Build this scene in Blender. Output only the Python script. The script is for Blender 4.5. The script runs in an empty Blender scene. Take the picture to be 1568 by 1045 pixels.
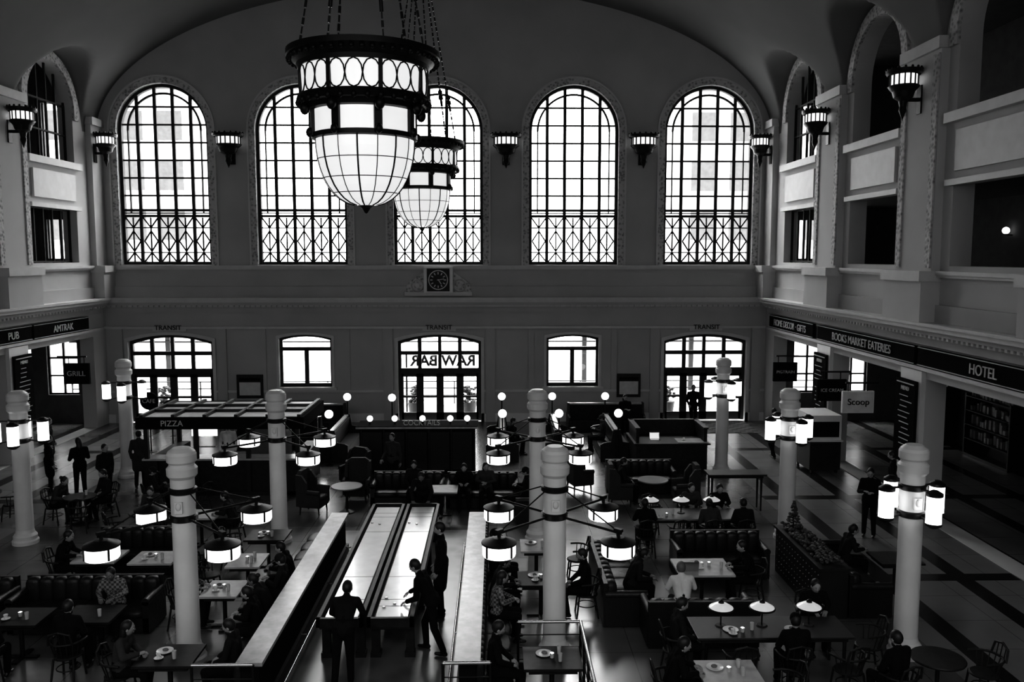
import bpy, math, random
from mathutils import Vector, Matrix, Euler
random.seed(7)
S=bpy.context.scene
COL=bpy.context.collection
S.view_settings.view_transform='Standard'
try: S.view_settings.look='High Contrast'
except Exception as e: print(e)
pi=math.pi
# ------------------------------------------------ materials
MATS={}
def M(name,g,rough=.6,metal=0,emis=0,var=.12,vs=3,bump=0,bs=30,kind=None,spec=.5,coat=0):
    if name in MATS: return MATS[name]
    m=bpy.data.materials.new(name); m.use_nodes=True; nt=m.node_tree; N=nt.nodes; L=nt.links
    b=N['Principled BSDF']; b.inputs['Roughness'].default_value=rough; b.inputs['Metallic'].default_value=metal
    b.inputs['Specular IOR Level'].default_value=spec
    if coat: b.inputs['Coat Weight'].default_value=coat; b.inputs['Coat Roughness'].default_value=.12
    tc=N.new('ShaderNodeTexCoord')
    if kind in('voronoi','checker','brick'):
        if kind=='voronoi': t=N.new('ShaderNodeTexVoronoi'); t.inputs['Scale'].default_value=vs; out=t.outputs['Distance']
        elif kind=='checker': t=N.new('ShaderNodeTexChecker'); t.inputs['Scale'].default_value=vs; out=t.outputs['Fac']
        else: t=N.new('ShaderNodeTexBrick'); t.inputs['Scale'].default_value=vs; out=t.outputs['Fac']
    else:
        t=N.new('ShaderNodeTexNoise'); t.inputs['Scale'].default_value=vs; t.inputs['Detail'].default_value=5; out=t.outputs['Fac']
    L.new(tc.outputs['Object'],t.inputs['Vector'])
    mr=N.new('ShaderNodeMapRange'); mr.inputs['To Min'].default_value=g*(1-var); mr.inputs['To Max'].default_value=g*(1+var)
    if kind!='checker' and kind!='voronoi': mr.inputs['From Min'].default_value=.3; mr.inputs['From Max'].default_value=.7
    if kind=='voronoi': mr.inputs['From Max'].default_value=.6
    L.new(out,mr.inputs['Value'])
    L.new(mr.outputs['Result'],b.inputs['Base Color'])
    if bump:
        t2=N.new('ShaderNodeTexNoise'); t2.inputs['Scale'].default_value=bs; L.new(tc.outputs['Object'],t2.inputs['Vector'])
        bp=N.new('ShaderNodeBump'); bp.inputs['Strength'].default_value=bump; bp.inputs['Distance'].default_value=.02
        L.new((out if kind=='voronoi' else t2.outputs['Fac']),bp.inputs['Height']); L.new(bp.outputs['Normal'],b.inputs['Normal'])
    if emis:
        b.inputs['Emission Color'].default_value=(1,1,1,1); b.inputs['Emission Strength'].default_value=emis
    MATS[name]=m; return m
WALL=M('plaster_wall',.46,.85,bump=.1,bs=8,var=.06,vs=.6,spec=.2)
WALL2=M('plaster_side_wall',.52,.75,var=.06,vs=.6,spec=.3)
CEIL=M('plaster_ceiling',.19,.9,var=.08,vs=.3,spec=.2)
STONE=M('cream_stone',.66,.45,var=.06,vs=2)
TRIM=M('painted_trim',.56,.5,var=.05)
ORN=M('ornate_plaster',.34,.7,kind='voronoi',vs=9,var=.6,bump=.8)
IRON=M('dark_iron',.012,.45,.3)
BRONZE=M('dark_bronze',.02,.4,.5)
BLACK=M('black_paint',.012,.5)
DARKW=M('dark_wood',.016,.5,vs=8,var=.4,spec=.35)
MIDW=M('counter_wood',.42,.3,vs=6,var=.2)
LEATH=M('dark_leather',.014,.45,bump=.3,bs=15,spec=.4)
LEATH2=M('grey_upholstery',.03,.7,bump=.3,bs=15,spec=.3)
WHITE=M('white_paint',.7,.4,var=.04)
MARB=M('pale_marble_top',.42,.22,var=.12,vs=5)
MAPLE=M('maple_playfield',.85,.28,var=.06,vs=4,spec=.9,coat=.6)
GLOW=M('lamp_glass_lit',.8,.3,emis=1.6)
GLOW2=M('lantern_glass_lit',.8,.3,emis=2.2)
CHG=M('chandelier_glass',.75,.25,emis=.5,var=.1,vs=2)
SCG=M('sconce_glass',.8,.3,emis=.9)
TLG=M('table_lamp_glass',.7,.3,emis=.25)
FRAME=M('window_frame_paint',.04,.6,spec=.2)
DFRAME=M('door_frame_paint',.04,.5,spec=.3)
SIGN=M('sign_black',.012,.9,spec=.05)
SIGNT=M('sign_lettering',.6,.8,spec=.1)
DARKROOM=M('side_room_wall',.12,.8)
CHROME=M('polished_steel',.5,.25,.9)
CARPET=M('patterned_inset_floor',.1,.3,kind='voronoi',vs=2.2,var=.4)
LEAF=M('foliage',.05,.6)
CERAM=M('white_ceramic',.7,.25)
def glassmat():
    m=bpy.data.materials.new('clear_glass'); m.use_nodes=True; nt=m.node_tree; N=nt.nodes; L=nt.links
    N.remove(N['Principled BSDF']); o=N['Material Output']
    mx=N.new('ShaderNodeMixShader'); t=N.new('ShaderNodeBsdfTransparent'); gl=N.new('ShaderNodeBsdfGlossy'); gl.inputs['Roughness'].default_value=.03
    fr=N.new('ShaderNodeFresnel'); L.new(fr.outputs[0],mx.inputs[0]); L.new(t.outputs[0],mx.inputs[1]); L.new(gl.outputs[0],mx.inputs[2]); L.new(mx.outputs[0],o.inputs[0]); return m
GLASS=glassmat()
def floormat():
    m=bpy.data.materials.new('terrazzo_floor'); m.use_nodes=True; nt=m.node_tree; N=nt.nodes; L=nt.links; b=N['Principled BSDF']
    tc=N.new('ShaderNodeTexCoord'); sp=N.new('ShaderNodeSeparateXYZ'); L.new(tc.outputs['Object'],sp.inputs[0])
    def mth(op,a,c=None,d=None):
        n=N.new('ShaderNodeMath'); n.operation=op
        for i,v in enumerate((a,c,d)):
            if v is None: continue
            if isinstance(v,(int,float)): n.inputs[i].default_value=v
            else: L.new(v,n.inputs[i])
        return n.outputs[0]
    X,Y=sp.outputs[0],sp.outputs[1]
    xr=mth('GREATER_THAN',X,7.75); xl=mth('LESS_THAN',X,-12.3); side=mth('MAXIMUM',xr,xl)
    s1=mth('LESS_THAN',mth('PINGPONG',mth('ADD',X,100.35),.85),.2)
    s2=mth('LESS_THAN',mth('PINGPONG',mth('ADD',Y,100.0),3.1),.2)
    st=mth('MULTIPLY',mth('MAXIMUM',s1,s2),side)
    jx=mth('LESS_THAN',mth('PINGPONG',X,.6),.008); jy=mth('LESS_THAN',mth('PINGPONG',Y,.6),.008); j=mth('MAXIMUM',jx,jy)
    no=N.new('ShaderNodeTexNoise'); no.inputs['Scale'].default_value=1.2; no.inputs['Detail'].default_value=6; L.new(tc.outputs['Object'],no.inputs['Vector'])
    base=mth('ADD',mth('MULTIPLY',no.outputs['Fac'],.07),.08)
    base=mth('ADD',base,mth('MULTIPLY',side,.06))
    d=mth('MULTIPLY',base,mth('SUBTRACT',1,mth('MULTIPLY',st,.92))); d=mth('MULTIPLY',d,mth('SUBTRACT',1,mth('MULTIPLY',j,.5)))
    L.new(d,b.inputs['Base Color']); b.inputs['Specular IOR Level'].default_value=.75
    r=mth('ADD',mth('MULTIPLY',no.outputs['Fac'],.14),.16); L.new(r,b.inputs['Roughness'])
    return m
FLOOR=floormat()
# ------------------------------------------------ mesh builder
class MB:
    def __init__(s): s.v=[];s.f=[];s.m=[];s.s=[];s.mats=[];s.X=Matrix()
    def mi(s,m):
        if m not in s.mats: s.mats.append(m)
        return s.mats.index(m)
    def add(s,vs,fs,m,sm=False):
        o=len(s.v); s.v+=[tuple(s.X@Vector(v)) for v in vs]; k=s.mi(m)
        for f in fs: s.f.append([i+o for i in f]); s.m.append(k); s.s.append(sm)
    def box(s,cx,cy,cz,sx,sy,sz,m,rz=0,tilt=None):
        Mx=Matrix.Translation((cx,cy,cz))@Matrix.Rotation(rz,4,'Z')
        if tilt: Mx=Mx@Matrix.Rotation(tilt[1],4,tilt[0])
        vs=[Mx@Vector((a*sx/2,b*sy/2,c*sz/2)) for c in(-1,1) for b in(-1,1) for a in(-1,1)]
        s.add(vs,[(0,2,3,1),(4,5,7,6),(0,1,5,4),(2,6,7,3),(0,4,6,2),(1,3,7,5)],m)
    def bx(s,x0,x1,y0,y1,z0,z1,m): s.box((x0+x1)/2,(y0+y1)/2,(z0+z1)/2,abs(x1-x0),abs(y1-y0),abs(z1-z0),m)
    def cyl(s,p0,p1,r0,m,r1=None,n=10,caps=True):
        r1=r0 if r1 is None else r1; p0=Vector(p0);p1=Vector(p1); d=(p1-p0)
        if d.length<1e-6: return
        q=d.to_track_quat('Z','Y').to_matrix(); a=[];b=[]
        for i in range(n):
            t=2*pi*i/n; c=q@Vector((math.cos(t),math.sin(t),0)); a.append(p0+c*r0); b.append(p1+c*r1)
        s.add(a+b,[(i,(i+1)%n,n+(i+1)%n,n+i) for i in range(n)],m,True)
        if caps:
            if r0>0: s.add(a,[tuple(range(n))[::-1]],m)
            if r1>0: s.add(b,[tuple(range(n))],m)
    def lathe(s,prof,m,c=(0,0,0),n=20,a0=0,a1=2*pi,sm=True):
        full=abs(a1-a0-2*pi)<1e-4; k=n if full else n+1; c=Vector(c)
        for (r0,z0),(r1,z1) in zip(prof,prof[1:]):
            vs=[]
            for r,z in((r0,z0),(r1,z1)):
                for i in range(k):
                    t=a0+(a1-a0)*i/n; vs.append(c+Vector((r*math.cos(t),r*math.sin(t),z)))
            s.add(vs,[(i,(i+1)%k,k+(i+1)%k,k+i) for i in range(n)],m,sm)
    def ball(s,c,r,m,u=12,v=8,fn=None):
        if isinstance(r,(int,float)): r=(r,r,r)
        vs=[];c=Vector(c)
        for j in range(v+1):
            ph=pi*j/v
            for i in range(u):
                t=2*pi*i/u; p=Vector((math.sin(ph)*math.cos(t),math.sin(ph)*math.sin(t),math.cos(ph)))
                if fn: p=fn(p)
                vs.append(c+Vector((p.x*r[0],p.y*r[1],p.z*r[2])))
        s.add(vs,[(j*u+i,(j+1)*u+i,(j+1)*u+(i+1)%u,j*u+(i+1)%u) for j in range(v) for i in range(u)],m,True)
    def tube(s,pts,r,m,n=8,closed=False):
        pts=[Vector(p) for p in pts]
        if closed: pts.append(pts[0])
        for a,b in zip(pts,pts[1:]): s.cyl(a,b,r,m,n=n)
        for p in pts[1:-1]: s.ball(p,r,m,n,6)
    def prism(s,poly,y0,y1,m,plane='xz'):
        n=len(poly)
        def P(a,b,c):
            return (a,c,b) if plane=='xz' else ((c,a,b) if plane=='yz' else (a,b,c))
        vs=[P(a,b,y0) for a,b in poly]+[P(a,b,y1) for a,b in poly]
        s.add(vs,[tuple(range(n)),tuple(range(n,2*n))[::-1]]+[(i,n+i,n+(i+1)%n,(i+1)%n) for i in range(n)],m)
    def strip(s,outer,inner,y0,y1,m,plane='xz'):
        n=len(outer)
        def P(a,b,c): return (a,c,b) if plane=='xz' else ((c,a,b) if plane=='yz' else (a,b,c))
        vs=[P(*p,y0) for p in outer]+[P(*p,y0) for p in inner]+[P(*p,y1) for p in outer]+[P(*p,y1) for p in inner]
        fs=[]
        for i in range(n-1):
            for o in(0,2*n): fs.append((o+i,o+i+1,o+n+i+1,o+n+i))
            fs.append((i,i+1,2*n+i+1,2*n+i)); fs.append((n+i,n+i+1,3*n+i+1,3*n+i))
        for i in(0,n-1): fs.append((i,n+i,3*n+i,2*n+i))
        s.add(vs,fs,m)
    def text(s,t,size,mat4,m,ext=.01):
        c=bpy.data.curves.new('t','FONT'); c.body=t; c.size=size; c.align_x='CENTER'; c.align_y='CENTER'; c.extrude=ext; c.offset=.022 if ext>.02 else 0
        o=bpy.data.objects.new('t',c); me=o.to_mesh()
        s.add([mat4@v.co for v in me.vertices],[tuple(p.vertices) for p in me.polygons],m); o.to_mesh_clear(); bpy.data.objects.remove(o); bpy.data.curves.remove(c)
    def mesh(s,name):
        me=bpy.data.meshes.new(name); me.from_pydata(s.v,[],s.f)
        for m in s.mats: me.materials.append(m)
        me.polygons.foreach_set('material_index',s.m); me.polygons.foreach_set('use_smooth',s.s); me.update(); return me
    def obj(s,name,loc=(0,0,0),rz=0,bevel=0):
        return place(name,s.mesh(name),loc,rz,bevel)
def place(name,me,loc=(0,0,0),rz=0,bevel=0,sc=1):
    o=bpy.data.objects.new(name,me); COL.objects.link(o); o.location=loc; o.rotation_euler=(0,0,rz)
    if sc!=1: o.scale=(sc,sc,sc) if isinstance(sc,(int,float)) else sc
    if bevel:
        b=o.modifiers.new('bevel','BEVEL'); b.width=bevel; b.segments=2; b.limit_method='ANGLE'; b.angle_limit=math.radians(50)
    return o
def slab(name,outer,holes,c0,c1,m,plane):
    cu=bpy.data.curves.new('c','CURVE'); cu.dimensions='2D'; cu.fill_mode='BOTH'; cu.extrude=abs(c1-c0)/2
    for poly in [outer]+holes:
        sp=cu.splines.new('POLY'); sp.points.add(len(poly)-1); sp.use_cyclic_u=True
        for p,q in zip(sp.points,poly): p.co=(q[0],q[1],0,1)
    o=bpy.data.objects.new('c',cu); me=o.to_mesh(); mid=(c0+c1)/2; b=MB()
    f={'xz':lambda v:(v.x,mid+v.z,v.y),'yz':lambda v:(mid+v.z,v.x,v.y)}[plane]
    b.add([f(v.co) for v in me.vertices],[tuple(p.vertices) for p in me.polygons],m)
    o.to_mesh_clear(); bpy.data.objects.remove(o); bpy.data.curves.remove(cu)
    return b.obj(name)
def arch(c,z0,z1,hw,n=24,sag=None):
    pts=[(c-hw,z0)]
    if sag is None:
        zs=z1-hw
        pts+=[(c-hw*math.cos(pi*i/n),zs+hw*math.sin(pi*i/n)) for i in range(n+1)]
    else:
        zs=z1-sag; R=(hw*hw+sag*sag)/(2*sag); a=math.asin(hw/R)
        pts+=[(c+R*math.sin(-a+2*a*i/n),z1-R+R*math.cos(-a+2*a*i/n)) for i in range(n+1)]
    pts.append((c+hw,z0)); return pts
def rect(a,b,c,d): return [(a,c),(b,c),(b,d),(a,d)]
XL,XR,YB,YF=-16.3,11.4,35.6,-1.5; CX=(XL+XR)/2; A=(XR-XL)/2
WX=[-13.64,-8.02,-2.4,3.22,8.84]
# ------------------------------------------------ camera
cam_d=bpy.data.cameras.new('camera'); cam=bpy.data.objects.new('camera',cam_d); COL.objects.link(cam)
cam.location=(0,0,7); cam_d.lens=29.85; cam_d.clip_end=500
cam.rotation_euler=(math.radians(90-5.71),0,math.radians(-1.06)); S.camera=cam
# ------------------------------------------------ world : overcast sky, brighter towards +Y and overhead
w=bpy.data.worlds.new('overcast_sky'); S.world=w; w.use_nodes=True; nt=w.node_tree
bg=nt.nodes['Background']; bg.inputs[0].default_value=(1,1,1,1)
tc=nt.nodes.new('ShaderNodeTexCoord'); sp=nt.nodes.new('ShaderNodeSeparateXYZ'); mr=nt.nodes.new('ShaderNodeMapRange')
nt.links.new(tc.outputs['Generated'],sp.inputs[0]); nt.links.new(sp.outputs[1],mr.inputs['Value'])
mr.inputs['From Min'].default_value=-.5; mr.inputs['From Max'].default_value=.5; mr.inputs['To Min'].default_value=1.6; mr.inputs['To Max'].default_value=6.0
zr=nt.nodes.new('ShaderNodeMapRange'); nt.links.new(sp.outputs[2],zr.inputs['Value']); zr.inputs['From Min'].default_value=.15; zr.inputs['From Max'].default_value=.7; zr.inputs['To Min'].default_value=1; zr.inputs['To Max'].default_value=3.4
mu=nt.nodes.new('ShaderNodeMath'); mu.operation='MULTIPLY'; nt.links.new(mr.outputs['Result'],mu.inputs[0]); nt.links.new(zr.outputs['Result'],mu.inputs[1]); nt.links.new(mu.outputs[0],bg.inputs[1])
# ------------------------------------------------ room shell
b=MB(); b.bx(XL-6,XR+7,YF,YB,-.2,0,FLOOR); b.obj('floor')
slab('wall_front',rect(XL-.3,XR+.3,-.1,18.6),[arch(x,6.65,14.0,1.85) for x in WX],YF-.4,YF,WALL,'xz')
outer=[(XL-.3,-.1)]
for x in (WX[0],WX[2],WX[4]): outer+= [(p[0],max(p[1],-.1)) for p in arch(x,-.1,3.72,1.75,10,.28)]
outer+=[(XR+.3,-.1),(XR+.3,18.6),(XL-.3,18.6)]
slab('wall_back',outer,[arch(x,6.65,14.0,1.85) for x in WX]+[arch(x,1.5,3.72,1.1,8,.15) for x in(WX[1],WX[3])],YB,YB+.55,WALL,'xz')
BAYS=[32.0,25.8,19.6,13.4,7.2,1.2]; PIERS=[28.9,22.7,16.5,10.3,4.1]
for nm,x0,x1 in(('wall_right',XR,XR+.55),('wall_left',XL-.55,XL)):
    h=[]
    for y in BAYS:
        h.append(arch(y,10.5,14.1,1.65)); h.append(rect(y-1.65,y+1.65,6.75,8.8)); h.append(rect(y-2.5,y+2.5,.02,3.75))
    slab(nm,rect(YF-.2,YB+.3,-.1,17),h,x0,x1,WALL2,'yz')
def zc(t,y):
    z=11.9+6*math.sin(t)
    for yc in BAYS:
        d=abs(y-yc)
        if d<2.4: z=max(z,11.9+math.sqrt(2.4**2-d*d)*1.1)
    return z
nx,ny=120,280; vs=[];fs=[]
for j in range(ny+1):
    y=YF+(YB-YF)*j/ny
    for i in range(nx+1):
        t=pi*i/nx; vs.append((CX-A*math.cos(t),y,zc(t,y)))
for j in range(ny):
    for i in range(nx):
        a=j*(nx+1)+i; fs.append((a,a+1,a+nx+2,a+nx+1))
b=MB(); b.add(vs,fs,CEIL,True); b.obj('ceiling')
b=MB(); b.bx(XL-7,XR+8,YF-1,YB+.5,18.6,18.9,CEIL); b.obj('roof_slab')
def arch_window(x,hw=1.85,z0=6.65,z1=14.0,zt=8.8,Y=YB+.3,P='xz'):
    b=MB(); zs=z1-hw
    def bar(x0,z0_,x1,z1_,wd,dp=.1):
        d=Vector((x1-x0,z1_-z0_)); n=Vector((-d.y,d.x)).normalized()*wd/2
        b.prism([(x0-n.x,z0_-n.y),(x1-n.x,z1_-n.y),(x1+n.x,z1_+n.y),(x0+n.x,z0_+n.y)],Y-dp/2,Y+dp/2,FRAME,P)
    top=lambda dx,r=hw: zs+math.sqrt(max(0,r*r-dx*dx))
    o=arch(x,z0,z1,hw,32); i_=arch(x,z0,z1-.12,hw-.12,32); b.strip(o,i_,Y-.1,Y+.1,FRAME,P)
    ri=hw-.36; o=arch(x,zt,zs+ri+.04,ri+.04,32)[1:-1]; i_=arch(x,zt,zs+ri-.04,ri-.04,32)[1:-1]; b.strip(o,i_,Y-.04,Y+.04,FRAME,P)
    bar(x-ri,zt,x-ri,zs,.05); bar(x+ri,zt,x+ri,zs,.05)
    for k in(-1.5,-.5,.5,1.5):
        dx=k*hw*2/5*.985
        bar(x+dx,z0,x+dx,top(dx)-.05,.13)
    z=zt+.7
    while z<z1-.2:
        r=hw if z<zs else math.sqrt(max(.01,hw*hw-(z-zs)**2)); bar(x-r+.05,z,x+r-.05,z,.07,.05); z+=.72
    bar(x-hw,zt+.1,x+hw,zt+.1,.1,.14); bar(x-hw,zt-.14,x+hw,zt-.14,.1,.14); bar(x-hw,zt-.02,x+hw,zt-.02,.04,.1); bar(x-hw,z0+.06,x+hw,z0+.06,.12,.16)
    zl=zt-.2
    for k in range(5):
        a=x-hw+.06+k*(2*hw-.12)/5; c=a+(2*hw-.12)/5; m=(a+c)/2
        zm=(z0+zl)/2
        bar(m,z0+.1,m,zl,.055,.05)
        for (p0,p1) in (((a+.05,zl),(m,zl-.42)),((c-.05,zl),(m,zl-.42)),((a+.08,zm),(m,zm+.42)),((c-.08,zm),(m,zm+.42)),((a+.08,zm),(m,zm-.42)),((c-.08,zm),(m,zm-.42)),((a+.05,z0+.12),(m,z0+.5)),((c-.05,z0+.12),(m,z0+.5))):
            bar(*p0,*p1,.055,.05)
        bar(a,zl-.42,c,zl-.42,.045,.05); bar(a,z0+.5,c,z0+.5,.045,.05)
    return b
for i,x in enumerate(WX): arch_window(x).obj('window_%d'%(i+1))
b=MB()
for x in WX:
    b.strip(arch(x,6.5,14.25,2.1,32),arch(x,6.5,14.0,1.85,32),YB-.05,YB,ORN)
    b.strip(arch(x,6.5,14.32,2.17,32),arch(x,6.5,14.25,2.1,32),YB-.1,YB,TRIM)
b.obj('trim_1')
def cornice(name,axis,wall,sgn,a,c0):
    b=MB()
    for z0,z1,pr,m in((5.22,5.3,.55,TRIM),(5.1,5.22,.48,TRIM),(4.98,5.1,.36,WALL),(4.9,4.98,.22,TRIM),(4.66,4.9,.1,WALL),(3.98,4.08,.16,TRIM),(6.45,6.52,.12,TRIM),(6.52,6.62,.17,TRIM),(5.3,5.75,.1,WALL)):
        if axis=='x': b.bx(a,c0,wall-pr,wall,z0,z1,m)
        else: b.bx(wall,wall+sgn*pr,a,c0,z0,z1,m)
    n=int((c0-a)/.22)
    for i in range(n):
        p=a+.11+i*.22
        if axis=='x': b.box(p,wall-.26,4.94,.1,.08,.08,TRIM)
        else: b.box(wall+sgn*.26,p,4.94,.08,.1,.08,TRIM)
    b.obj(name)
cornice('trim_2','x',YB,-1,XL,XR); cornice('trim_3','y',XR,-1,YF,YB-.5); cornice('trim_4','y',XL,1,YF,YB-.5)
b2=MB()
for x0,x1 in((XL,-15.4),(-11.88,-4.16),(-.64,7.08),(10.6,XR)): b2.bx(x0,x1,YB-.06,YB,0,.36,STONE); b2.bx(x0,x1,YB-.07,YB,1.28,1.38,TRIM)
b2.obj('baseboard_back')
b=MB()
for x in(WX[0],WX[2],WX[4]):
    b.strip(arch(x,0,3.85,1.88,10,.28),arch(x,0,3.72,1.75,10,.28),YB-.06,YB,TRIM)
    for s_ in(-1,1): b.bx(x+s_*2.15-.2,x+s_*2.15+.2,YB-.1,YB,0,3.98,WALL)
    b.bx(x-.7,x+.7,YB-.05,YB,3.87,3.98,TRIM)
    b.text('TRANSIT',.28,Matrix.Translation((x,YB-.2,4.03))@Matrix.Rotation(pi/2,4,'X'),IRON)
for x in(WX[1],WX[3]):
    b.strip(arch(x,1.4,3.83,1.21,8,.15),arch(x,1.4,3.72,1.1,8,.15),YB-.06,YB,TRIM); b.bx(x-1.3,x+1.3,YB-.14,YB,1.36,1.5,TRIM)
    for s_ in(-1,1): b.bx(x+s_*1.75-.12,x+s_*1.75+.12,YB-.06,YB,1.38,3.98,WALL)
b.obj('trim_5')
def door(name,x):
    b=MB(); Y=YB+.25
    b.strip(arch(x,.02,3.72,1.75,10,.28),arch(x,.02,3.6,1.63,10,.28),Y-.08,Y+.08,DFRAME)
    for z,wd in((2.15,.12),(2.92,.08)): b.bx(x-1.7,x+1.7,Y-.06,Y+.06,z-wd,z+wd,DFRAME)
    for dx,wd in((-.85,.08),(0,.07),(.85,.08)): b.bx(x+dx-wd,x+dx+wd,Y-.05,Y+.05,2.15,3.66,DFRAME)
    for k in(-1.275,-.425,.425,1.275):
        c=x+k
        for s_ in(-1,1): b.bx(c+s_*.35-.08,c+s_*.35+.08,Y-.04,Y+.04,.03,2.1,DFRAME)
        b.bx(c-.42,c+.42,Y-.04,Y+.04,.03,.36,DFRAME); b.bx(c-.42,c+.42,Y-.04,Y+.04,1.9,2.1,DFRAME); b.bx(c-.3,c+.3,Y-.06,Y-.03,1.0,1.08,DFRAME)
        b.bx(c-.32,c+.32,Y-.005,Y+.005,.3,1.95,GLASS)
    b.bx(x-1.65,x+1.65,Y-.005,Y+.005,2.2,3.5,GLASS)
    b.obj(name)
for i,k in enumerate((0,2,4)): door('door_%d'%(i+1),WX[k])
for i,k in enumerate((1,3)):
    x=WX[k]; b=MB(); Y=YB+.25
    b.strip(arch(x,1.5,3.72,1.1,8,.15),arch(x,1.5,3.62,1.0,8,.15),Y-.06,Y+.06,DFRAME)
    b.bx(x-.09,x+.09,Y-.05,Y+.05,1.5,3.1,DFRAME); b.bx(x-1.1,x+1.1,Y-.05,Y+.05,3.02,3.18,DFRAME); b.bx(x-1.1,x+1.1,Y-.07,Y+.07,1.5,1.64,DFRAME)
    b.bx(x-1.05,x+1.05,Y-.005,Y+.005,1.6,3.6,GLASS); b.obj('window_%d'%(6+i))
SHELF=M('shop_shelving',.3,.6)
for side,xw,sg in(('right',XR,-1),('left',XL,1)):
    b=MB()
    for y in PIERS+[35.1]:
        hw=1.0 if y<35 else .45
        b.bx(xw,xw+sg*.22,y-hw,y+hw,6.6,12.2,WALL2); b.bx(xw,xw+sg*.5,y-hw-.05,y+hw+.05,5.3,6.35,WALL2); b.bx(xw,xw+sg*.58,y-hw-.1,y+hw+.1,6.35,6.62,TRIM)
        b.bx(xw,xw+sg*.32,y-hw-.05,y+hw+.05,12.2,12.5,TRIM)
        if y<35:
            for q in(-1,1): b.bx(xw+sg*.22,xw+sg*.26,y+q*.82-.13,y+q*.82+.13,6.7,12.1,ORN)
            b.bx(xw,xw+sg*.12,y-.58,y+.58,0,3.95,STONE)
    for y in BAYS:
        x0,x1=(xw,xw+sg*.1)
        b.strip(arch(y,12.2,14.45,2.0,28),arch(y,12.2,14.1,1.65,28),min(x0,x1),max(x0,x1),ORN,'yz')
        b.bx(xw,xw+sg*.2,y-1.9,y+1.9,10.3,10.55,TRIM); b.bx(xw,xw+sg*.08,y-1.5,y+1.5,9.1,10.1,TRIM); b.bx(xw,xw+sg*.15,y-1.8,y+1.8,8.75,8.9,TRIM)
    b.obj('trim_%d'%(6 if side=='right' else 7))
    b=MB()
    Y0=xw-sg*.3
    def gbars(b,y,z0,z1,n,top=None):
        for k in range(n+1):
            yy=y-1.6+3.2*k/n; zt=z1 if top is None else top(yy-y); b.bx(Y0-.04,Y0+.04,yy-.03,yy+.03,z0,zt,FRAME)
    tp=lambda d: 12.45+math.sqrt(max(0,1.65**2-d*d))
    gbars(b,32.0,10.5,0,5,tp); gbars(b,32.0,6.75,8.8,5)
    for z in(10.55,11.6,12.7,6.8,8.75): b.bx(Y0-.05,Y0+.05,30.4,33.6,z-.03,z+.03,FRAME)
    b.obj('window_%d'%(8 if side=='right' else 9))
    xo=xw-sg*5.8
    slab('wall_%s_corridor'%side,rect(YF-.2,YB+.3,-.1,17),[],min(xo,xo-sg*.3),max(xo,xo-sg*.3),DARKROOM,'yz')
    xa,xb=sorted((xw-sg*.56,xo)); q=[xw-sg*k for k in(1.2,2.5,3.1,4.4)]
    u2=sorted((xw-sg*.7,xw-sg*2.2))
    hs=[rect(min(q[0],q[1]),max(q[0],q[1]),1.2,3.5),rect(min(q[2],q[3]),max(q[2],q[3]),1.2,3.5),rect(*u2,6.9,8.5),rect(*u2,10.4,13.2)]
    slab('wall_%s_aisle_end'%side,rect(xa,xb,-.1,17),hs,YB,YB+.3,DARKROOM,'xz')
    b=MB()
    for a_,c_ in((q[0],q[1]),(q[2],q[3])):
        a_,c_=sorted((a_,c_))
        for x in(a_+.04,(a_+c_)/2,c_-.04): b.bx(x-.04,x+.04,YB+.1,YB+.18,1.2,3.5,FRAME)
        for z in(1.24,2.0,2.75,3.46): b.bx(a_,c_,YB+.1,YB+.18,z-.035,z+.035,FRAME)
    a_,c_=u2
    for k in range(4): x=a_+(c_-a_)*k/3; b.bx(x-.05,x+.05,YB+.1,YB+.18,6.9,8.5,FRAME); b.bx(x-.05,x+.05,YB+.1,YB+.18,10.4,13.2,FRAME)
    b.obj('window_%d'%(10 if side=='right' else 11))
    b=MB()
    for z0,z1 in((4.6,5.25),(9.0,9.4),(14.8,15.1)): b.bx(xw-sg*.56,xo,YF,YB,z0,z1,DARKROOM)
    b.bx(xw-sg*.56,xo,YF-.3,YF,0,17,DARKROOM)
    b.obj('corridor_floor_slabs_%s'%side)
    for y in (25.8,19.6):
        b=MB(); b.lathe([(0,.1),(.08,.1),(.1,.14)],BRONZE,n=12); b.ball((0,0,.25),.12,GLOW,12,8); b.box(sg*-.12,0,.1,.2,.04,.04,BRONZE); b.obj('corridor_wall_lamp',(xo+sg*.22,y+2.4,7.6))
    for y in (31,27,23,19,15):
        b=MB(); b.cyl((0,0,0),(0,0,.9),.012,IRON,n=6); b.lathe([(.03,.0),(.16,-.1),(.2,-.22)],IRON,n=16); b.ball((0,0,-.17),.11,GLOW2,12,8); b.obj('pendant_lamp',(xw-sg*2.2,y,3.7))
        b=MB(); b.bx(-.25,.25,-1.3,1.3,0,.1,DARKW)
        if sg>0: b.bx(-.25,-.2,-1.3,1.3,0,2.2,DARKW)
        else: b.bx(.2,.25,-1.3,1.3,0,2.2,DARKW)
        for z in(.6,1.1,1.6,2.1):
            b.bx(-.25,.25,-1.3,1.3,z,z+.03,DARKW)
            for k in range(14): h=random.uniform(.12,.34); b.box(random.uniform(-.08,.08),-1.2+k*.18,z+.03+h/2,.14,random.uniform(.06,.14),h,SHELF)
        for s_ in(-1,1): b.bx(-.25,.25,s_*1.3-.03,s_*1.3+.03,0,2.2,DARKW)
        b.obj('display_shelf',(xo+sg*.4,y+1.0,0))
def yz(x,y,z,sg):
    return Matrix.Translation((x,y,z))@Matrix.Rotation(-pi/2 if sg<0 else pi/2,4,'Z')@Matrix.Rotation(pi/2,4,'X')
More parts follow.
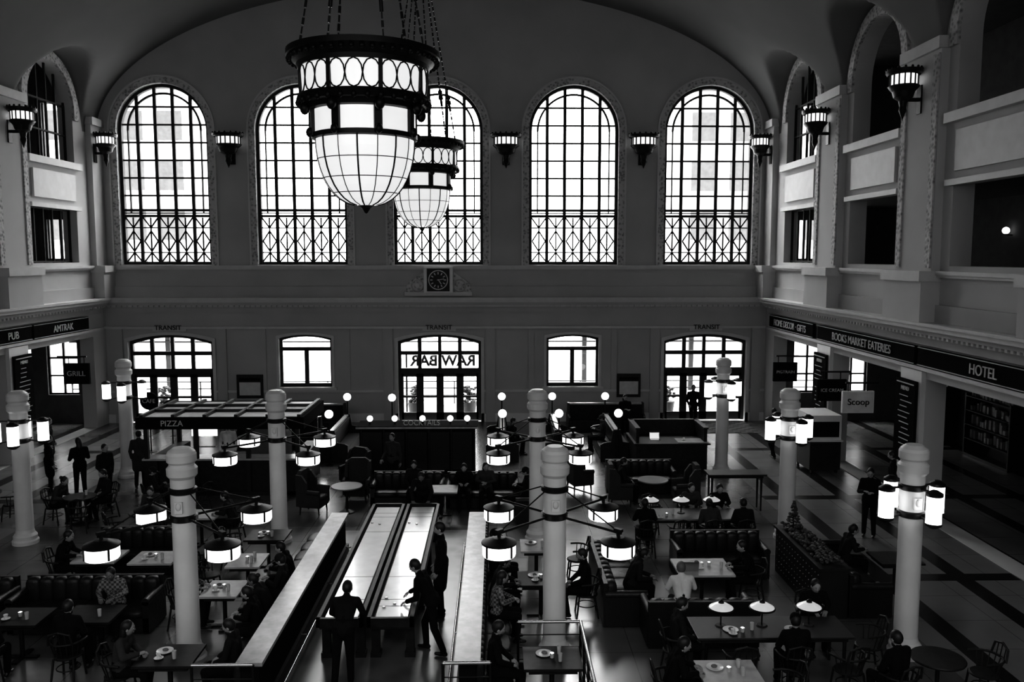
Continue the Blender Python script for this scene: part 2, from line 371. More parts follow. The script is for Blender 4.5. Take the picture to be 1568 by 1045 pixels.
for side,xw,sg,items in(('r',XR,-1,[(32.2,4.8,'HOME DECOR · GIFTS'),(25.9,6.9,'BOOKS MARKET EATERIES'),(19.2,6.1,'HOTEL'),(13,6,'RESTROOMS')]),('l',XL,1,[(31.8,4.0,'AMTRAK'),(28.5,2.3,'PUB'),(20,6,'TICKETS')])):
    for y,L_,t in items:
        b=MB(); b.box(xw+sg*.13,y,4.36,.1,L_,.5,SIGN); b.box(xw+sg*.19,y,4.13,.03,L_,.02,SIGNT); b.box(xw+sg*.19,y,4.59,.03,L_,.02,SIGNT)
        b.text(t,.36,yz(xw+sg*.2,y,4.34,sg),SIGNT); b.obj('fascia_sign')
for xw,sg,ys in((XR,-1,PIERS[:3]),(XL,1,PIERS[:2])):
    for y in ys:
        b=MB(); x=xw+sg*.12; b.box(x+sg*.05,y+.1,2.5,.08,1.1,2.3,SIGN); b.box(x+sg*.1,y+.1,3.55,.02,.95,.03,SIGNT)
        b.text('MENU',.16,yz(x+sg*.1,y+.1,3.4,sg),SIGNT)
        for k in range(11): b.box(x+sg*.1,y+.1+random.uniform(-.1,.1),3.2-k*.15,.01,random.uniform(.3,.7),.022,SIGNT)
        b.obj('menu_board')
def blade(x,y,z,w_,h_,t,light=False):
    b=MB(); b.box(x,y,z,w_,.1,h_,WHITE if light else SIGN); b.box(x,y-.052,z,w_*.94,.01,h_*.9,SIGNT if light else SIGN)
    b.text(t,min(h_*.45,w_/len(t)*1.4),Matrix.Translation((x,y-.07,z))@Matrix.Rotation(pi/2,4,'X'),SIGN if light else SIGNT)
    b.cyl((x-w_*.3,y,z+h_/2),(x-w_*.3,y,z+h_/2+.25),.015,IRON); b.cyl((x+w_*.3,y,z+h_/2),(x+w_*.3,y,z+h_/2+.25),.015,IRON)
    if x>0: b.bx(x-w_*.4,XR,y-.03,y+.03,z+h_/2+.22,z+h_/2+.27,IRON)
    else: b.bx(XL,x+w_*.4,y-.03,y+.03,z+h_/2+.22,z+h_/2+.27,IRON)
    b.obj('hanging_sign')
blade(10.9,31.6,2.65,.9,.72,'PIGTRAIN'); blade(10.8,26.9,2.7,.95,.7,'ICE CREAM'); blade(10.8,24.9,2.66,.95,.66,'Scoop',True)
blade(-15.6,31.6,2.65,.95,.78,'GRILL')
for x,wd in((-10.35,1.1),(5.6,1.0)):
    b=MB(); b.box(x,YB-.09,1.55,wd,.06,1.0,BLACK); b.box(x,YB-.125,1.45,wd*.8,.01,.55,SIGNT); b.box(x,YB-.125,1.85,wd*.8,.01,.12,SIGN); b.obj('framed_notice')
b=MB(); cx,cz=-2.4,6.02
b.box(cx,YB-.2,cz,1.2,.3,1.05,WHITE); b.box(cx,YB-.36,cz,.94,.03,.94,BLACK)
b.X=Matrix.Translation((cx,YB-.38,cz))@Matrix.Rotation(pi/2,4,'X')
b.lathe([(0,.02),(.36,.02),(.38,0)],M('clock_face',.03,.6),n=32); b.lathe([(.37,.03),(.41,.03),(.41,0)],SIGNT,n=32)
for k in range(12):
    t=k*pi/6; b.box(.28*math.sin(t),.28*math.cos(t),.03,.04,.1,.01,SIGNT,rz=-t)
b.box(.06,-.07,.04,.04,.24,.01,SIGNT,rz=.6); b.box(.1,.02,.04,.03,.3,.01,SIGNT,rz=-1.4)
b.X=Matrix()
for s_ in(-1,1):
    pr=[(cx+s_*.6,5.52)]+[(cx+s_*(.6+.75*math.sin(t)),5.6+.75*math.cos(t)*(1-.25*math.sin(2*t))) for t in [i*pi/16 for i in range(9)]]+[(cx+s_*1.35,5.52)]
    b.prism(pr,YB-.16,YB-.001,ORN)
    b.X=Matrix.Translation((cx+s_*.88,YB-.17,5.78))@Matrix.Rotation(pi/2,4,'X'); b.lathe([(.2,-.02),(.24,.06),(.28,-.02)],TRIM,n=20); b.lathe([(0,.06),(.09,.03),(.1,-.02)],TRIM,n=16); b.X=Matrix()
b.bx(cx-1.4,cx+1.4,YB-.3,YB,5.36,5.52,TRIM); b.obj('wall_clock')
def sconce_mesh():
    b=MB()
    b.lathe([(.0,1.38),(.56,1.38),(.64,1.42),(.64,1.33),(.58,1.28)],BRONZE,n=16)
    for k in range(16):
        t=k*pi/8; b.ball((.6*math.cos(t),.6*math.sin(t),1.44),.05,BRONZE,6,4)
        b.box(.5*math.cos(t),.5*math.sin(t),1.12,.03,.05,.36,BRONZE,rz=t)
    b.lathe([(.47,1.28),(.47,.98)],SCG,n=16); b.lathe([(.5,1.0),(.56,.97),(.5,.9),(.4,.82),(.34,.66),(.16,.56),(.12,.4),(.14,.3),(.04,.1),(0,.0)],BRONZE,n=16)
    b.box(0,.36,.6,.1,.6,.1,BRONZE); b.box(0,.62,.6,.3,.06,.8,BRONZE); return b.mesh('wall_sconce')
SM=sconce_mesh()
for x in(-10.83,-5.21,.41,6.03): place('wall_sconce',SM,(x,YB-.46,10.55),sc=(1,.7,.97))
for y in(34.9,28.9,22.7,16.5):
    k=.22+.455; z=10.55
    place('wall_sconce',SM,(XR-k,y,z),-pi/2,sc=(.75,.7,.92)); place('wall_sconce',SM,(XL+k,y,z),pi/2,sc=(.75,.7,.92))
def chand_mesh():
    b=MB(); z=-10.62
    def r(prof,m,n=32): b.lathe([(a,c+z) for a,c in prof],m,n=n)
    r([(1.0,10.6),(1.3,10.66),(1.38,10.66),(1.38,10.56),(1.3,10.5),(1.2,10.42),(1.18,10.34),(1.12,10.34)],BRONZE,48)
    for k in range(48):
        t=2*pi*k/48; b.ball((1.33*math.cos(t),1.33*math.sin(t),10.5+z),.05,BRONZE,6,4)
    r([(1.15,10.4),(1.12,9.82)],CHG,48)
    for k in range(8):
        t=2*pi*(k+.5)/8; b.box(1.15*math.cos(t),1.15*math.sin(t),10.1+z,.05,.07,.6,BRONZE,rz=t)
    N=24
    for k in range(N):
        t=2*pi*k/N; pts=[]
        for q in range(12):
            a=2*pi*q/12; tt=t+.13*math.cos(a); pts.append((1.155*math.cos(tt),1.155*math.sin(tt),10.1+z+.24*math.sin(a)))
        b.tube(pts,.013,BRONZE,5,True)
    r([(1.1,9.86),(1.19,9.86),(1.21,9.8),(1.16,9.72),(1.05,9.7),(1.02,9.62),(.94,9.6)],BRONZE,48)
    for k in range(32):
        t=2*pi*k/32; b.ball((1.18*math.cos(t),1.18*math.sin(t),9.74+z),(.05,.05,.07),BRONZE,6,4)
    r([(.93,9.66),(.92,9.16)],CHG,32)
    for k in range(8):
        t=2*pi*(k+.5)/8; b.box(.95*math.cos(t),.95*math.sin(t),9.42+z,.06,.14,.55,BRONZE,rz=t); b.ball((1.0*math.cos(t),1.0*math.sin(t),9.2+z),(.07,.07,.09),BRONZE,8,6); b.ball((1.08*math.cos(t),1.08*math.sin(t),9.62+z),(.09,.09,.12),BRONZE,8,6)
    r([(.9,9.22),(.96,9.2),(.96,9.12),(.9,9.1)],BRONZE,32)
    bowl=[(.9*math.cos(a)**.8 if a<pi/2-.01 else 0,9.12-1.2*math.sin(a)) for a in [i*pi/20 for i in range(11)]]
    r(bowl,CHG,40)
    for k in range(16):
        t=2*pi*k/16; b.tube([((p[0]+.006)*math.cos(t),(p[0]+.006)*math.sin(t),p[1]+z) for p in bowl[:-1]],.016 if k%2==0 else .008,BRONZE,5)
    for i in(2,4,6): 
        p=bowl[i]; b.tube([((p[0]+.006)*math.cos(2*pi*q/32),(p[0]+.006)*math.sin(2*pi*q/32),p[1]+z) for q in range(32)],.008,BRONZE,5,True)
    r([(0,7.98),(.16,8.0),(.18,7.95),(.08,7.88),(.03,7.8),(0,7.78)],BRONZE,16)
    for k in range(6):
        t=2*pi*k/6+.3; p0=Vector((1.15*math.cos(t),1.15*math.sin(t),0)); p1=Vector((.25*math.cos(t),.25*math.sin(t),5.2)); d=p1-p0
        n=34
        for i in range(n):
            a=p0+d*(i/n); c=p0+d*((i+.8)/n); b.cyl(a,c,.026 if i%2 else .016,IRON,n=6)
        for f in(.24,.27): b.cyl(p0+d*f,p0+d*(f+.022),.07,IRON,n=8)
        b.cyl(p0+d*.2,p0+d*.3,.04,IRON,n=8)
    b.lathe([(.0,5.5),(.3,5.45),(.35,5.2),(.2,5.1),(0,5.05)],BRONZE,n=16); b.cyl((0,0,5.4),(0,0,7.2),.05,IRON)
    return b.mesh('chandelier')
CM=chand_mesh()
place('chandelier',CM,(-2.4,15.9,10.62)); place('chandelier',CM,(-2.4,27.8,10.62))
def column_mesh(kind):
    b=MB()
    b.lathe([(.3,0),(.3,.08),(.27,.12),(.27,.2),(.22,.27),(.2,.35),(.195,2.5)],STONE,n=28)
    b.lathe([(.2,2.5),(.235,2.52),(.235,2.6),(.2,2.62)],BRONZE,n=28)
    b.lathe([(.2,2.62),(.205,2.98)],STONE,n=28); b.lathe([(.2,2.98),(.235,3.0),(.235,3.07),(.2,3.09)],BRONZE,n=28)
    b.lathe([(.2,3.09),(.2,3.24),(.25,3.3),(.255,3.42),(.21,3.47),(.21,3.5),(.245,3.54),(.245,3.66),(.22,3.71),(.14,3.77),(0,3.78)],STONE,n=28)
    b.box(0,-.21,2.78,.13,.05,.2,STONE); b.ball((0,-.235,2.8),(.05,.03,.07),STONE,8,6)
    if kind=='arms':
        for k in range(4):
            t=pi/4+k*pi/2; c,s_=math.cos(t),math.sin(t); P=lambda r,z:(r*c,r*s_,z)
            b.cyl(P(.2,2.56),P(1.42,2.56),.022,IRON); b.cyl(P(.22,3.04),P(1.3,2.6),.012,IRON); b.box(*P(1.36,2.6),.14,.07,.05,IRON,rz=t)
            x,y,_=P(1.36,0)
            b.cyl((x,y,2.56),(x,y,2.46),.03,IRON); b.lathe([(0,2.5),(.1,2.49),(.2,2.45),(.285,2.42),(.285,2.39),(.26,2.39)],IRON,(x,y,0),20)
            b.lathe([(.27,2.4),(.27,2.22),(.255,2.19),(0,2.19)],GLOW,(x,y,0),24)
            for q in range(4):
                a=t+q*pi/2; b.box(x+.275*math.cos(a),y+.275*math.sin(a),2.31,.02,.03,.2,IRON,rz=a)
    else:
        for k in range(4):
            t=.25+k*pi/2; c,s_=math.cos(t),math.sin(t); x,y=.52*c,.52*s_
            b.cyl((.2*c,.2*s_,2.56),(x,y,2.5),.02,IRON); b.cyl((.2*c,.2*s_,3.03),(x,y,3.05),.02,IRON)
            b.lathe([(0,2.45),(.06,2.45),(.135,2.5),(.135,2.54)],IRON,(x,y,0),16); b.lathe([(.125,2.52),(.125,3.02)],GLOW2,(x,y,0),16); b.lathe([(.135,3.0),(.135,3.05),(.05,3.1),(0,3.1)],IRON,(x,y,0),16)
    return b.mesh('column_lamp')
CA=column_mesh('arms'); CB=column_mesh('lantern')
for y in(14.25,20.45):
    for x in(-5.35,1.0): place('lamp_column',CA,(x,y,0))
    for x in(-11.55,7.2): place('lamp_column',CB,(x,y,0))
for x in(-11.75,7.25): place('lamp_column',CB,(x,26.75,0))
# ------------------------------------------------ exterior
b=MB(); b.bx(-60,60,YB+.6,110,-.3,-.02,M('platform_concrete',.5,.8)); b.obj('ground')
def office(x0,x1,y,h):
    b=MB(); b.bx(x0,x1,y,y+12,-.02,h,M('pale_facade',.6,.8))
    x=x0+1.2
    while x<x1-2:
        z=1.5
        while z<h-2: b.bx(x,x+1.7,y-.05,y,z,z+1.9,M('office_glass',.15,.5,spec=.2)); z+=3.3
        x+=2.6
    b.obj('office_building')
office(-42,-19,58,34); office(12,34,58,30)
b=MB(); PC=M('platform_steel',.02,.6)
for x in(-17,-11.8,-6.2,-.8,4.6,10.2,15.5): b.bx(x-.12,x+.12,44,44.24,0,3.6,PC); b.bx(x-.1,x+.1,43,47,3.4,3.6,PC)
b.bx(-22,20,43.9,44.3,3.3,3.45,PC); b.bx(-22,20,43.9,44.2,2.55,2.62,PC); b.obj('platform_canopy')
b=MB()
for x in range(-20,18,3): b.bx(x-.03,x+.03,40,40.06,0,1.1,PC)
for z in(.4,.75,1.08): b.bx(-20,16,40,40.05,z-.025,z+.025,PC)
b.obj('platform_railing')
b=MB(); b.bx(-4.1,-.7,38.0,38.06,2.64,2.72,SIGN); b.bx(-4.1,-.7,38,38.06,1.9,1.98,SIGN)
b.text('RAW BAR',.66,Matrix.Translation((-2.4,38.0,2.3))@Matrix.Rotation(pi,4,'Z')@Matrix.Rotation(pi/2,4,'X'),SIGN,.03)
for x in(-4.05,-.75): b.bx(x-.04,x+.04,38,38.06,-.02,2.64,SIGN)
b.obj('outdoor_sign')
for x in(-3.6,-1.2,7.6,-14.6):
    b=MB(); b.lathe([(0,0),(.25,0),(.34,.6),(.3,.6),(0,.55)],BLACK,n=14)
    for k in range(60):
        t=random.random()*2*pi; r=random.uniform(0,.35); z=random.uniform(.6,1.3); b.ball((r*math.cos(t),r*math.sin(t),z),(.09,.09,.06),LEAF,5,3)
    b.obj('potted_shrub',(x,37.2,-.02))
for YY,ry in((YB+.6,-pi/2),(YF-.45,pi/2)):
  for x in WX:
    l=bpy.data.lights.new('skylight_portal','AREA'); l.shape='RECTANGLE'; l.size=3.7; l.size_y=7.35; l.cycles.is_portal=True
    o=bpy.data.objects.new('skylight_portal',l); COL.objects.link(o); o.location=(x,YY,10.3); o.rotation_euler=(ry,0,0)
for x in(WX[0],WX[2],WX[4]):
    l=bpy.data.lights.new('skylight_portal','AREA'); l.shape='RECTANGLE'; l.size=3.5; l.size_y=3.7; l.cycles.is_portal=True
    o=bpy.data.objects.new('skylight_portal',l); COL.objects.link(o); o.location=(x,YB+.6,1.87); o.rotation_euler=(-pi/2,0,0)
# ================================================= FURNITURE
b=MB(); b.bx(-4.0,-.2,11,21.2,0,.012,CARPET); b.obj('floor_inset_rug')
def shuffle():
    b=MB(); L_=6.8; W_=.8
    for s_ in(-1,1): b.box(s_*(W_/2-.035),0,.78,.07,L_,.16,DARKW); b.box(0,s_*(L_/2-.035),.78,W_,.07,.16,DARKW)
    b.box(0,0,.68,W_-.1,L_-.1,.06,BLACK); b.box(0,0,.755,.56,L_-.3,.09,MAPLE)
    for s_ in(-1,1):
        for q in(.5,.8,1.9): b.box(0,s_*(L_/2-.15-q),.802,.56,.012,.003,BLACK)
    for y in(-3.0,-1.0,1.0,3.0):
        for s_ in(-1,1): b.bx(s_*.3-.07,s_*.3+.07,y-.07,y+.07,0,.66,DARKW); b.bx(s_*.3-.09,s_*.3+.09,y-.09,y+.09,0,.1,DARKW)
        b.bx(-.3,.3,y-.04,y+.04,.5,.62,DARKW)
    b.bx(-.2,.2,-3,3,.56,.66,DARKW)
    for i in range(5): b.lathe([(0,.826),(.027,.826),(.029,.8)],CHROME,(random.uniform(-.22,.22),random.choice((-1,1))*random.uniform(1.8,3),0),12)
    return b.mesh('shuffleboard_table')
SH=shuffle(); place('shuffleboard_table',SH,(-2.68,17.35,0),0,.008); place('shuffleboard_table',SH,(-1.82,17.35,0),0,.008)
SQ=lambda p:Vector([math.copysign(abs(k)**.5,k) for k in p])
def channel_seat(b,x0,x1,y0,y1,z0,z1,m,axis,step=.22):
    a0,a1=(y0,y1) if axis=='y' else (x0,x1); n=max(1,round((a1-a0)/step)); d=(a1-a0)/n
    for i in range(n):
        c=a0+d*(i+.5)
        if axis=='y': b.ball(((x0+x1)/2,c,(z0+z1)/2),((x1-x0)/2*1.1,d/2*1.15,(z1-z0)/2*1.1),m,10,8,fn=SQ)
        else: b.ball((c,(y0+y1)/2,(z0+z1)/2),(d/2*1.15,(y1-y0)/2*1.1,(z1-z0)/2*1.1),m,10,8,fn=SQ)
def long_bench(sg):
    b=MB(); L_=7.5
    b.box(0,0,.9,.4,L_,.06,MIDW); b.box(0,0,.45,.26,L_-.1,.86,SIGN); b.box(-sg*.17,0,.1,.06,L_-.1,.2,DARKW)
    b.box(sg*.4,0,.2,.5,L_-.1,.36,DARKW)
    channel_seat(b,min(sg*.14,sg*.68),max(sg*.14,sg*.68),-L_/2+.05,L_/2-.05,.36,.48,LEATH,'y',.6)
    channel_seat(b,min(sg*.13,sg*.26),max(sg*.13,sg*.26),-L_/2+.05,L_/2-.05,.48,.86,LEATH,'y',.2)
    b.tube([(-sg*.32,-L_/2+.1,.2),(-sg*.32,L_/2-.1,.2)],.02,CHROME); 
    for y in(-3.4,-1.2,1.2,3.4): b.cyl((-sg*.32,y,.2),(-sg*.18,y,.2),.015,CHROME)
    return b.mesh('long_bench')
place('long_bench',long_bench(-1),(-3.72,16.0,0)); place('long_bench',long_bench(1),(-.45,16.0,0))
def sofa_mesh(L_,m=LEATH,h=.85,arms=True,name='sofa'):
    b=MB(); b.box(0,0,.18,L_,.8,.28,DARKW); channel_seat(b,-L_/2+.1,L_/2-.1,-.2,.42,.3,.47,m,'x',.6)
    channel_seat(b,-L_/2+.05,L_/2-.05,-.4,-.18,.4,h,m,'x',.24); b.box(0,-.4,h/2+.02,L_,.08,h,m)
    if arms:
        for s_ in(-1,1): b.box(s_*(L_/2-.05),0,.33,.12,.8,.6,m); b.cyl((s_*(L_/2-.05),-.4,.63),(s_*(L_/2-.05),.4,.63),.075,m,n=12)
    for x in(-L_/2+.08,L_/2-.08):
        for y in(-.34,.34): b.cyl((x,y,.05),(x,y,0),.03,DARKW)
    return b.mesh(name)
SF={k:sofa_mesh(k) for k in(1.5,2.0,2.6,3.2)}
def wing_mesh():
    b=MB(); m=LEATH2; b.box(0,0,.32,.62,.6,.22,m); b.ball((0,.02,.44),(.3,.31,.08),m,14,8,fn=SQ)
    b.prism([(-.32,.4),(-.36,.9),(-.34,1.1),(-.2,1.2),(.2,1.2),(.34,1.1),(.36,.9),(.32,.4)],-.36,-.24,m)
    for s_ in(-1,1):
        b.prism([(-.36,.4),(-.36,1.12),(-.2,1.1),(-.06,.9),(-.04,.66),(.3,.62),(.3,.25),(-.36,.25)],s_*.32-.045,s_*.32+.045,m,'yz'); b.cyl((s_*.34,-.05,.65),(s_*.34,.3,.63),.06,m,n=10)
        for y in(-.28,.24): b.cyl((s_*.26,y,.22),(s_*.28,y*1.05,0),.028,DARKW,.016)
    return b.mesh('wing_chair')
WC=wing_mesh()
def bent_chair():
    b=MB(); r=.018
    b.lathe([(0,.455),(.2,.455),(.22,.44),(.22,.42),(0,.42)],DARKW,n=20)
    for s_ in(-1,1): b.tube([(s_*.16,.15,.43),(s_*.19,.2,0)],r,DARKW); b.tube([(s_*.16,-.15,.43),(s_*.19,-.22,0)],r,DARKW)
    pts=[(.24*math.cos(t)*1.1,-.02-.24*math.sin(t),.7) for t in[i*pi/10 for i in range(11)]]; b.tube([(.27,.12,.69)]+pts+[(-.27,.12,.69)],.02,DARKW)
    for t in[i*pi/8 for i in range(0,9)]: b.cyl((.2*math.cos(t),-.18*math.sin(t),.44),(.26*math.cos(t),-.02-.24*math.sin(t),.7),.01,DARKW,n=6)
    b.tube([(-.2,-.22,.69),(-.17,-.26,.88),(0,-.28,.93),(.17,-.26,.88),(.2,-.22,.69)],.018,DARKW)
    for x in(-.1,0,.1): b.cyl((x,-.24,.7),(x,-.275,.91),.009,DARKW,n=6)
    b.tube([(.18*math.cos(t),.18*math.sin(t),.22) for t in[i*pi/8 for i in range(16)]],.01,DARKW,6,True)
    return b.mesh('dining_chair')
BC=bent_chair()
def table_mesh(L_,W_,m,h=.75,name='dining_table'):
    b=MB(); b.box(0,0,h-.02,L_,W_,.04,m); b.box(0,0,h-.08,L_-.15,W_-.15,.08,DARKW)
    if L_>1.5:
        for x in(-L_/2+.12,L_/2-.12):
            for y in(-W_/2+.12,W_/2-.12): b.cyl((x,y,h-.05),(x,y,0),.035,DARKW,.022)
    else:
        b.cyl((0,0,h-.05),(0,0,.03),.04,IRON); b.box(0,0,.02,.55,.09,.035,IRON); b.box(0,0,.02,.09,.55,.035,IRON)
    return b.mesh(name)
def round_mesh(r,m):
    b=MB(); b.lathe([(0,.75),(r,.75),(r+.01,.735),(r,.715),(0,.715)],m,n=28); b.lathe([(.05,.715),(.035,.6),(.035,.1),(.2,.03),(.23,0)],IRON,n=16); return b.mesh('round_table')
TD=table_mesh(.9,.75,DARKW); TLt=table_mesh(.9,.75,MARB); TLong=table_mesh(2.4,.9,M('mid_table_top',.16,.3,vs=5),name='long_dining_table'); TLongD=table_mesh(2.6,.85,M('dark_table_top',.03,.3,vs=6),name='long_dining_table'); TR=round_mesh(.42,M('round_table_top',.2,.3)); TRD=round_mesh(.4,DARKW); TH=table_mesh(1.6,.6,DARKW,1.05,'high_table')
def table_lamp_mesh():
    b=MB(); b.lathe([(0,.02),(.08,.02),(.1,0)],BRONZE,n=16); b.cyl((0,0,.02),(0,0,.4),.014,BRONZE); b.lathe([(.21,.3),(.2,.33),(.1,.39),(.03,.41)],TLG,n=24); b.lathe([(.05,.4),(.04,.44),(0,.46)],BRONZE,n=12); b.lathe([(.215,.295),(.22,.31),(.205,.325)],BRONZE,n=24); return b.mesh('table_lamp')
TL=table_lamp_mesh()
def cup_mesh():
    b=MB(); b.lathe([(0,.01),(.025,.01),(.04,.09),(.036,.09),(.02,.02)],CERAM,n=14); b.lathe([(0,.012),(.07,.016),(.075,.022)],CERAM,n=16); b.tube([(.036,0,.075),(.06,0,.065),(.058,0,.035),(.03,0,.03)],.005,CERAM,6); return b.mesh('coffee_cup')
def glass_mesh():
    b=MB(); b.lathe([(0,.004),(.028,.004),(.036,.13),(.033,.13),(.026,.012),(0,.012)],M('tumbler_glass',.5,.1),n=14); return b.mesh('drinking_glass')
def plate_mesh():
    b=MB(); b.lathe([(0,.01),(.08,.01),(.13,.022),(.132,.018),(.08,.0),(0,0)],CERAM,n=20); b.ball((0.01,0,.03),(.05,.04,.025),M('food',.15,.7),8,6); return b.mesh('dinner_plate')
def candle_mesh():
    b=MB(); b.lathe([(0,.003),(.03,.003),(.038,.08),(.034,.08),(.026,.01)],M('tumbler_glass',.5,.1),n=12); b.cyl((0,0,.01),(0,0,.05),.022,CERAM); b.ball((0,0,.07),(.009,.009,.02),M('candle_flame',.8,.5,emis=12),6,6); return b.mesh('tea_light')
CU,GL,PL,CD=cup_mesh(),glass_mesh(),plate_mesh(),candle_mesh()
def laptop_mesh():
    b=MB(); b.box(0,0,.01,.32,.22,.016,CHROME); b.box(0,.14,.11,.32,.012,.21,CHROME,tilt=('X',-.25)); b.box(0,.133,.11,.29,.004,.18,M('laptop_screen',.3,.3,emis=.5),tilt=('X',-.25)); return b.mesh('laptop')
LP=laptop_mesh()
def setting(x,y,w_=.3,d=.25,h=.75):
    qs=[(-.6,-.5),(.6,-.5),(-.6,.5),(.6,.5),(0,0)]
    for (a,c),(me,n) in zip(qs,((CU,'coffee_cup'),(GL,'drinking_glass'),(PL,'dinner_plate'),(GL,'drinking_glass'),(CD,'tea_light'))):
        if random.random()<.6: place(n,me,(x+a*w_,y+c*d,h),random.random()*6)
# ================================================= PEOPLE
SKIN=[M('skin_light',.3,.55),M('skin_mid',.16,.55),M('skin_dark',.06,.5)]
HAIR=[M('hair_dark',.012,.5),M('hair_light',.12,.5),M('hair_grey',.25,.6)]
CL={k:M('cloth_'+k,v,.9,bump=.3,bs=40,spec=.15) for k,v in dict(black=.008,charcoal=.018,navy=.014,grey=.05,white=.6).items()}
CL['light']=M('cloth_plaid_shirt',.15,.9,kind='checker',vs=22,var=.55,spec=.15)
SHOE=M('shoe_leather',.01,.4); LIP=M('lips',.14,.5); EYE=M('eye_white',.6,.3); PUP=M('pupil',.01,.2)
V=Vector
def base(kind):
    if kind.startswith('sit'):
        J=dict(pel=(0,0,.54),waist=(0,.0,.72),chest=(0,.03,.93),neck=(0,.05,1.08),head=(0,.09,1.21),sR=(.17,.04,1.03),sL=(-.17,.04,1.03),hR=(.09,.03,.53),hL=(-.09,.03,.53),kR=(.12,.45,.52),kL=(-.12,.45,.52),aR=(.12,.43,.09),aL=(-.13,.38,.09),eR=(.24,.1,.78),eL=(-.24,.1,.78),wR=(.1,.3,.66),wL=(-.1,.3,.66))
    else:
        J=dict(pel=(0,0,.95),waist=(0,0,1.12),chest=(0,0,1.32),neck=(0,0,1.49),head=(0,.03,1.64),sR=(.18,0,1.43),sL=(-.18,0,1.43),hR=(.09,0,.93),hL=(-.09,0,.93),kR=(.1,.03,.5),kL=(-.1,.03,.5),aR=(.11,0,.09),aL=(-.12,.02,.09),eR=(.25,-.03,1.14),eL=(-.25,-.03,1.14),wR=(.24,.09,.9),wL=(-.24,.09,.9))
    return {k:V(v) for k,v in J.items()}
def lean(J,a,keys=('waist','chest','neck','head','sR','sL','eR','eL','wR','wL')):
    R=Matrix.Rotation(-a,3,'X'); p=J['pel']
    for k in keys: J[k]=p+R@(J[k]-p)
def person_mesh(name,J,coat=False,hair='short',pitch=-.15,yaw=0,palm=(0,0,-1)):
    caps=[]
    def c(l,a,b_,r0,r1): caps.append((l,V(a),V(b_),r0,r1))
    rt=(J['sR']-J['sL']).normalized(); up=(J['neck']-J['pel']).normalized()
    c('bot',J['hL'],J['hR'],.105,.105); c('bot',J['pel'],J['waist'],.11,.1)
    c('top',J['hL']*.55+J['hR']*.45+up*.03,J['hR']*.55+J['hL']*.45+up*.03,.135,.135); c('top',J['hL']*.9+J['hR']*.1+up*.07,J['hR']*.9+J['hL']*.1+up*.07,.118,.118)
    c('top',J['neck']-up*.035,J['neck']+up*.012,.078,.066)
    for s_ in(-1,1):
        o=rt*s_
        c('bot',J['pel']+o*.06,J['waist']+o*.04,.1,.095); c('top',J['waist']+o*.045,J['chest']+o*.075,.1,.112); c('top',J['chest']+o*.08,(J['sR'] if s_>0 else J['sL'])-o*.03,.1,.066)
    c('top',J['sL'],J['neck']-up*.03,.06,.06); c('top',J['sR'],J['neck']-up*.03,.06,.06); c('top',J['chest'],J['neck']-up*.02,.1,.06)
    c('skin',J['neck']-up*.01,J['head']-V((0,.01,.03)),.054,.05)
    for q in'RL':
        sh=J['s'+q];el=J['e'+q];wr=J['w'+q];hp=J['h'+q];kn=J['k'+q];an=J['a'+q]
        c('top',sh,el,.066,.054); c('top',el,wr-(wr-el)*.06,.053,.042); c('skin',wr-(wr-el)*.04,wr,.026,.025)
        c('bot',hp,kn,.096,.07); c('bot',kn,an+V((0,0,.02)),.068,.056)
        f=V((0,1,0)); sh_=an+V((0,0,-.045)); c('shoe',sh_-f*.04,sh_+f*.14,.042,.032)
        if coat: c('top',hp-V((0,0,-.05)),kn.lerp(hp,.25),.125,.12)
    if coat: c('top',J['pel']-V((0,.02,-.1)),J['pel'].lerp((J['kR']+J['kL'])/2,.7),.12,.13)
    t=MB()
    for l,a,b_,r0,r1 in caps: t.cyl(a,b_,r0,SHOE,r1,n=14); t.ball(a,r0,SHOE,14,10); t.ball(b_,r1,SHOE,14,10)
    o=t.obj('tmp'); md=o.modifiers.new('r','REMESH'); md.mode='VOXEL'; md.voxel_size=.015; sm=o.modifiers.new('s','SMOOTH'); sm.iterations=4; sm.factor=.5
    dg=bpy.context.evaluated_depsgraph_get(); me=bpy.data.meshes.new_from_object(o.evaluated_get(dg)); bpy.data.objects.remove(o)
    b=MB(); order=['skin','hair','top','bot','shoe']; mm={'skin':SKIN[0],'hair':HAIR[0],'top':CL['black'],'bot':CL['charcoal'],'shoe':SHOE}
    for k in order: b.mi(mm[k])
    b.v=[tuple(v.co) for v in me.vertices]
    for p in me.polygons:
        ce=p.center; best=None;bd=9
        for l,a,b_,r0,r1 in caps:
            d=b_-a; tt=0 if d.length<1e-6 else max(0,min(1,(ce-a).dot(d)/d.length_squared)); dist=(ce-(a+d*tt)).length-(r0+(r1-r0)*tt)
            if dist<bd: bd=dist;best=l
        b.f.append(list(p.vertices)); b.m.append(order.index(best)); b.s.append(True)
    bpy.data.meshes.remove(me)
    hc=J['head']; b.X=Matrix.Translation(hc)@Matrix.Rotation(yaw,4,'Z')@Matrix.Rotation(pitch,4,'X')
    def hf(p):
        x,y,z=p
        nx=x*(1-.3*max(0,-z)**1.3); ny=y*(1-.12*max(0,-z))
        if y<0 and z<-.2: ny*=1-.35*(-z-.2)
        if y>0:
            ny+=.24*math.exp(-(x*x/.014+(z+.15)**2/.03)); ny-=.08*math.exp(-((abs(x)-.36)**2/.03+(z-.06)**2/.02)); ny+=.06*math.exp(-(x*x/.1+(z+.85)**2/.03)); ny+=.04*math.exp(-((z-.22)**2/.01+x*x/.2))
        return V((nx,ny,z))
    b.ball((0,0,0),(.077,.097,.118),mm['skin'],28,22,fn=hf)
